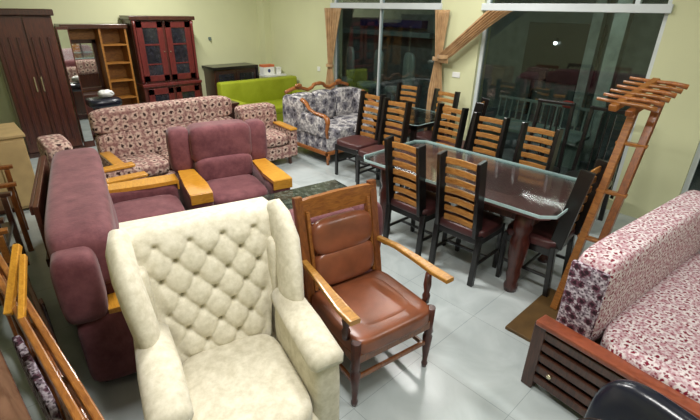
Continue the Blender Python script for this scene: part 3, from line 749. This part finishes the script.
# bare framed chairs stacked along the left
def frame_chair(name, label, loc, rz, mat, hz=.98):
    r = thing(name, label, 'chair', loc, rz, 'bare wooden chair frames along the left side')
    for s in (-1, 1):
        obj('rear_post', G().bar((s * .23, .20, 0), (s * .23, .18, .42), .04, .045).bar((s * .23, .18, .41), (s * .24, .28, hz), .04, .045), mat, r)
        obj('leg', G().bar((s * .25, -.22, 0), (s * .25, -.22, .62), .04, .04), mat, r)
        obj('armrest', G().sweep([(s * .24, .20, .64), (s * .26, .05, .655), (s * .27, -.12, .64), (s * .27, -.27, .635)], [.04, .05, .06, .06], .03, (1, 0, 0), 8, False), mat, r)
    obj('seat', G().box(-.24, .24, -.23, .17, .38, .42, .008, 2), 'walnut', r)
    obj('top_rail', G().bar((-.25, .275, hz - .03), (.25, .275, hz - .03), .03, .07), mat, r)
    for k in range(4): obj('back_slat', G().bar((-.15 + .1 * k, .19, .42), (-.15 + .1 * k, .265, hz - .06), .035, .015), mat, r)
    return r
r = thing('gap_shade_panel', 'dark walnut panel added as shade in the narrow gap behind the burgundy sofa', 'panel', (-2.78, .075, 0), 0)  # board added to give the gap its shadow; near end reads as a post
obj('board', G().box(-.60, 1.12, -.012, .012, 0, .52, .004), 'walnut', r)
for x in (-.56, .26, 1.08): obj('batten', G().box(x - .03, x + .03, .0125, .03, 0, .54, .004), 'mahog', r)
r = thing('upright_panel', 'tall dark mahogany panel standing behind the back of the burgundy sofa', 'panel', (-3.62, .36, 0), -12.5)
obj('board', G().box(-.62, .55, -.015, .015, 0, .86, .004), 'wardrobe', r)
for z in (.05, .42, .80): obj('batten', G().box(-.60, .53, -.035, -.0155, z, z + .06, .004), 'mahog', r)
frame_chair('wooden_frame_chair', 'orange wooden frame chair at the left edge between headboard and tan cabinet', (-3.15, -.22, 0), 172, 'orange')
frame_chair('wooden_frame_chair', 'dark walnut frame chair behind the burgundy sofa near the wardrobe', (-3.90, -.12, 0), 168, 'walnut')
frame_chair('wooden_frame_chair', 'brown teak frame chair deepest in the row, beside the tan cabinet', (-4.62, .02, 0), 175, 'teak', .9)
r = thing('tan_cabinet', 'low tan cabinet at the far left edge in front of the wardrobe', 'cabinet', (-5.65, .24, 0), 90)
obj('carcass', G().box(-.26, .26, -.30, .30, .03, .78, .006), 'tan', r); obj('top', G().box(-.28, .28, -.32, .32, .78, .81, .006), 'tan', r)
for s in (-1, 1): obj('door', G().box(min(s * .01, s * .25), max(s * .01, s * .25), -.315, -.301, .06, .75, .003), 'tan', r)

# wooden armchair beyond the divan
r = thing('wooden_sofa', 'dark wooden sofa with orange arm, glimpsed at the right edge beyond the divan', 'sofa', (.62, 4.25, 0), 0)
obj('seat', G().puff((0, 0, .42), (1.1, .55, .14), 6, 6), 'blackleather', r)
obj('backrest', G().puff((0, .26, .68), (1.1, .12, .42), 6, 6), 'blackleather', r)
for s in (-1, 1):
    obj('arm', G().box(s * .58 - .03, s * .58 + .03, -.28, .30, .0, .58, .006), 'walnut', r)
    obj('arm_cap', G().box(s * .58 - .05, s * .58 + .05, -.32, .30, .58, .615, .008, 2), 'orange', r)

# ------------------------------------------------------------------ outside the panes
def bench(label, x, y, w=1.5):
    r = thing('steel_bench', label, 'bench', (x, y, -.02), 0)
    obj('back_mesh', G().box(-w / 2, w / 2, .28, .30, .78, .82).box(-w / 2, w / 2, .25, .27, .45, .49), 'sage', r)
    for k in range(15): obj('bar', G().bar((-w / 2 + .03 + k * (w - .06) / 14, .26, .47), (-w / 2 + .03 + k * (w - .06) / 14, .29, .80), .022, .02, 0), 'sage', r)
    obj('seat', G().box(-w / 2, w / 2, -.25, .27, .40, .45, .01), 'sage', r)
    for s in (-1, 1): obj('leg', G().bar((s * w * .42, 0, 0), (s * w * .42, 0, .41), .05, .3), 'sage', r)
bench('grey steel bench with a barred back outside the right-hand window', -2.8, 6.4, 1.5)
r = thing('outdoor_screen', 'wide dark screen on the far wall seen through the right-hand window', 'screen', (-3.85, 9.44, 0), 0)
obj('panel', G().box(-.75, .75, -.02, .055, .72, 1.85, .01), 'black', r)
obj('screen_leg', G().box(-.5, -.44, 0, .05, -.02, .72).box(.44, .5, 0, .05, -.02, .72), 'black', r)
for i, (x, y, nm) in enumerate(((-3.18, 9.2, 'pale square concrete post outside, left of two in the right window'), (-2.12, 7.0, 'pale square concrete post outside, right of two in the right window'))):
    tag(obj('concrete_post', G().box(x - .09, x + .09, y - .09, y + .09, -.02, 3.2), plain('concrete_%s' % ('a' if i else 'b'), (160, 166, 156), .8)), nm, 'post')
for i, (x, nm) in enumerate(((-8.2, 'left of three grey-green outdoor chairs beyond the left window'), (-7.25, 'middle of three grey-green outdoor chairs beyond the left window'), (-6.35, 'right of three grey-green outdoor chairs beyond the left window'))):
    r = thing('outdoor_chair', nm, 'chair', (x, 7.4, -.02), -30, 'grey-green outdoor chairs beyond the left window')
    obj('backrest', G().puff((0, .22, .85), (.62, .1, .75), 4, 6), 'sage', r); obj('seat', G().puff((0, 0, .45), (.6, .5, .12), 5, 5), 'sage', r)
    for sx in (-1, 1):
        for sy in (-1, 1): obj('leg', G().bar((sx * .24, sy * .2, 0), (sx * .24, sy * .2, .42), .04, .04), 'sage', r)
r = thing('shop_awning', 'grey horizontal awning with a dark blue board outside the left window', 'awning', (-8.4, 9.35, 0), 0)
obj('canopy', G().box(-1.6, 1.6, -.4, .15, 1.42, 1.54, .01), 'steel', r); obj('signboard', G().box(-1.1, 1.1, -.1, .15, 1.62, 1.80, .01), plain('dark_blue_board', (30, 40, 84), .5), r)

lm_ = NT('lamp_glow'); lm_.b.inputs['Emission Color'].default_value = (.9, .95, 1, 1); lm_.b.inputs['Emission Strength'].default_value = 6
M['glow'] = lm_.m
r = thing('yard_wall_lamp', 'small bright white lamp seen outside through the right-hand window', 'lamp', (-3.95, 9.40, 1.58), 0)
obj('lamp_body', G().lathe([(.03, -.08), (.04, -.02), (.02, 0)], (0, -.04, 0)), 'black', r); obj('bulb', G().puff((0, -.05, -.1), (.07, .07, .07), 2, 3), 'glow', r)
tag(obj('red_cushion', G().puff((-2.36, 6.42, .86), (.16, .10, .10), 3, 5), plain('red_cloth', (190, 70, 60), .7)), 'small red bundle on top of the steel bench outside', 'bundle')
# ------------------------------------------------------------------ light
def area(loc, sx, sy, e, col=(1, .98, .94)):
    l = bpy.data.lights.new('ceiling_light', 'AREA'); l.shape = 'RECTANGLE'; l.size = sx; l.size_y = sy; l.energy = e; l.color = col
    o = bpy.data.objects.new('ceiling_light', l); C.objects.link(o); o.location = loc
for x, y, e in ((-3.1, 1.9, 64), (-6.3, 2.8, 58), (-.7, .7, 40), (-2.9, 4.1, 26), (.9, 2.9, 28)):
    area((x, y, HC - .06), 1.2, .22, e)
def pt(loc, e):  # unseen fill light, added near the panes to brighten the things outside
    l = bpy.data.lights.new('yard_fill', 'POINT'); l.energy = e; l.shadow_soft_size = .08; l.color = (.85, .95, 1)
    o = bpy.data.objects.new('yard_fill', l); C.objects.link(o); o.location = loc
pt((-3.2, 5.9, 2.9), 34); pt((-7.4, 6.0, 2.9), 50)
w = bpy.data.worlds.new('night'); S.world = w; w.use_nodes = True
w.node_tree.nodes['Background'].inputs[0].default_value = (.012, .014, .02, 1); w.node_tree.nodes['Background'].inputs[1].default_value = 1
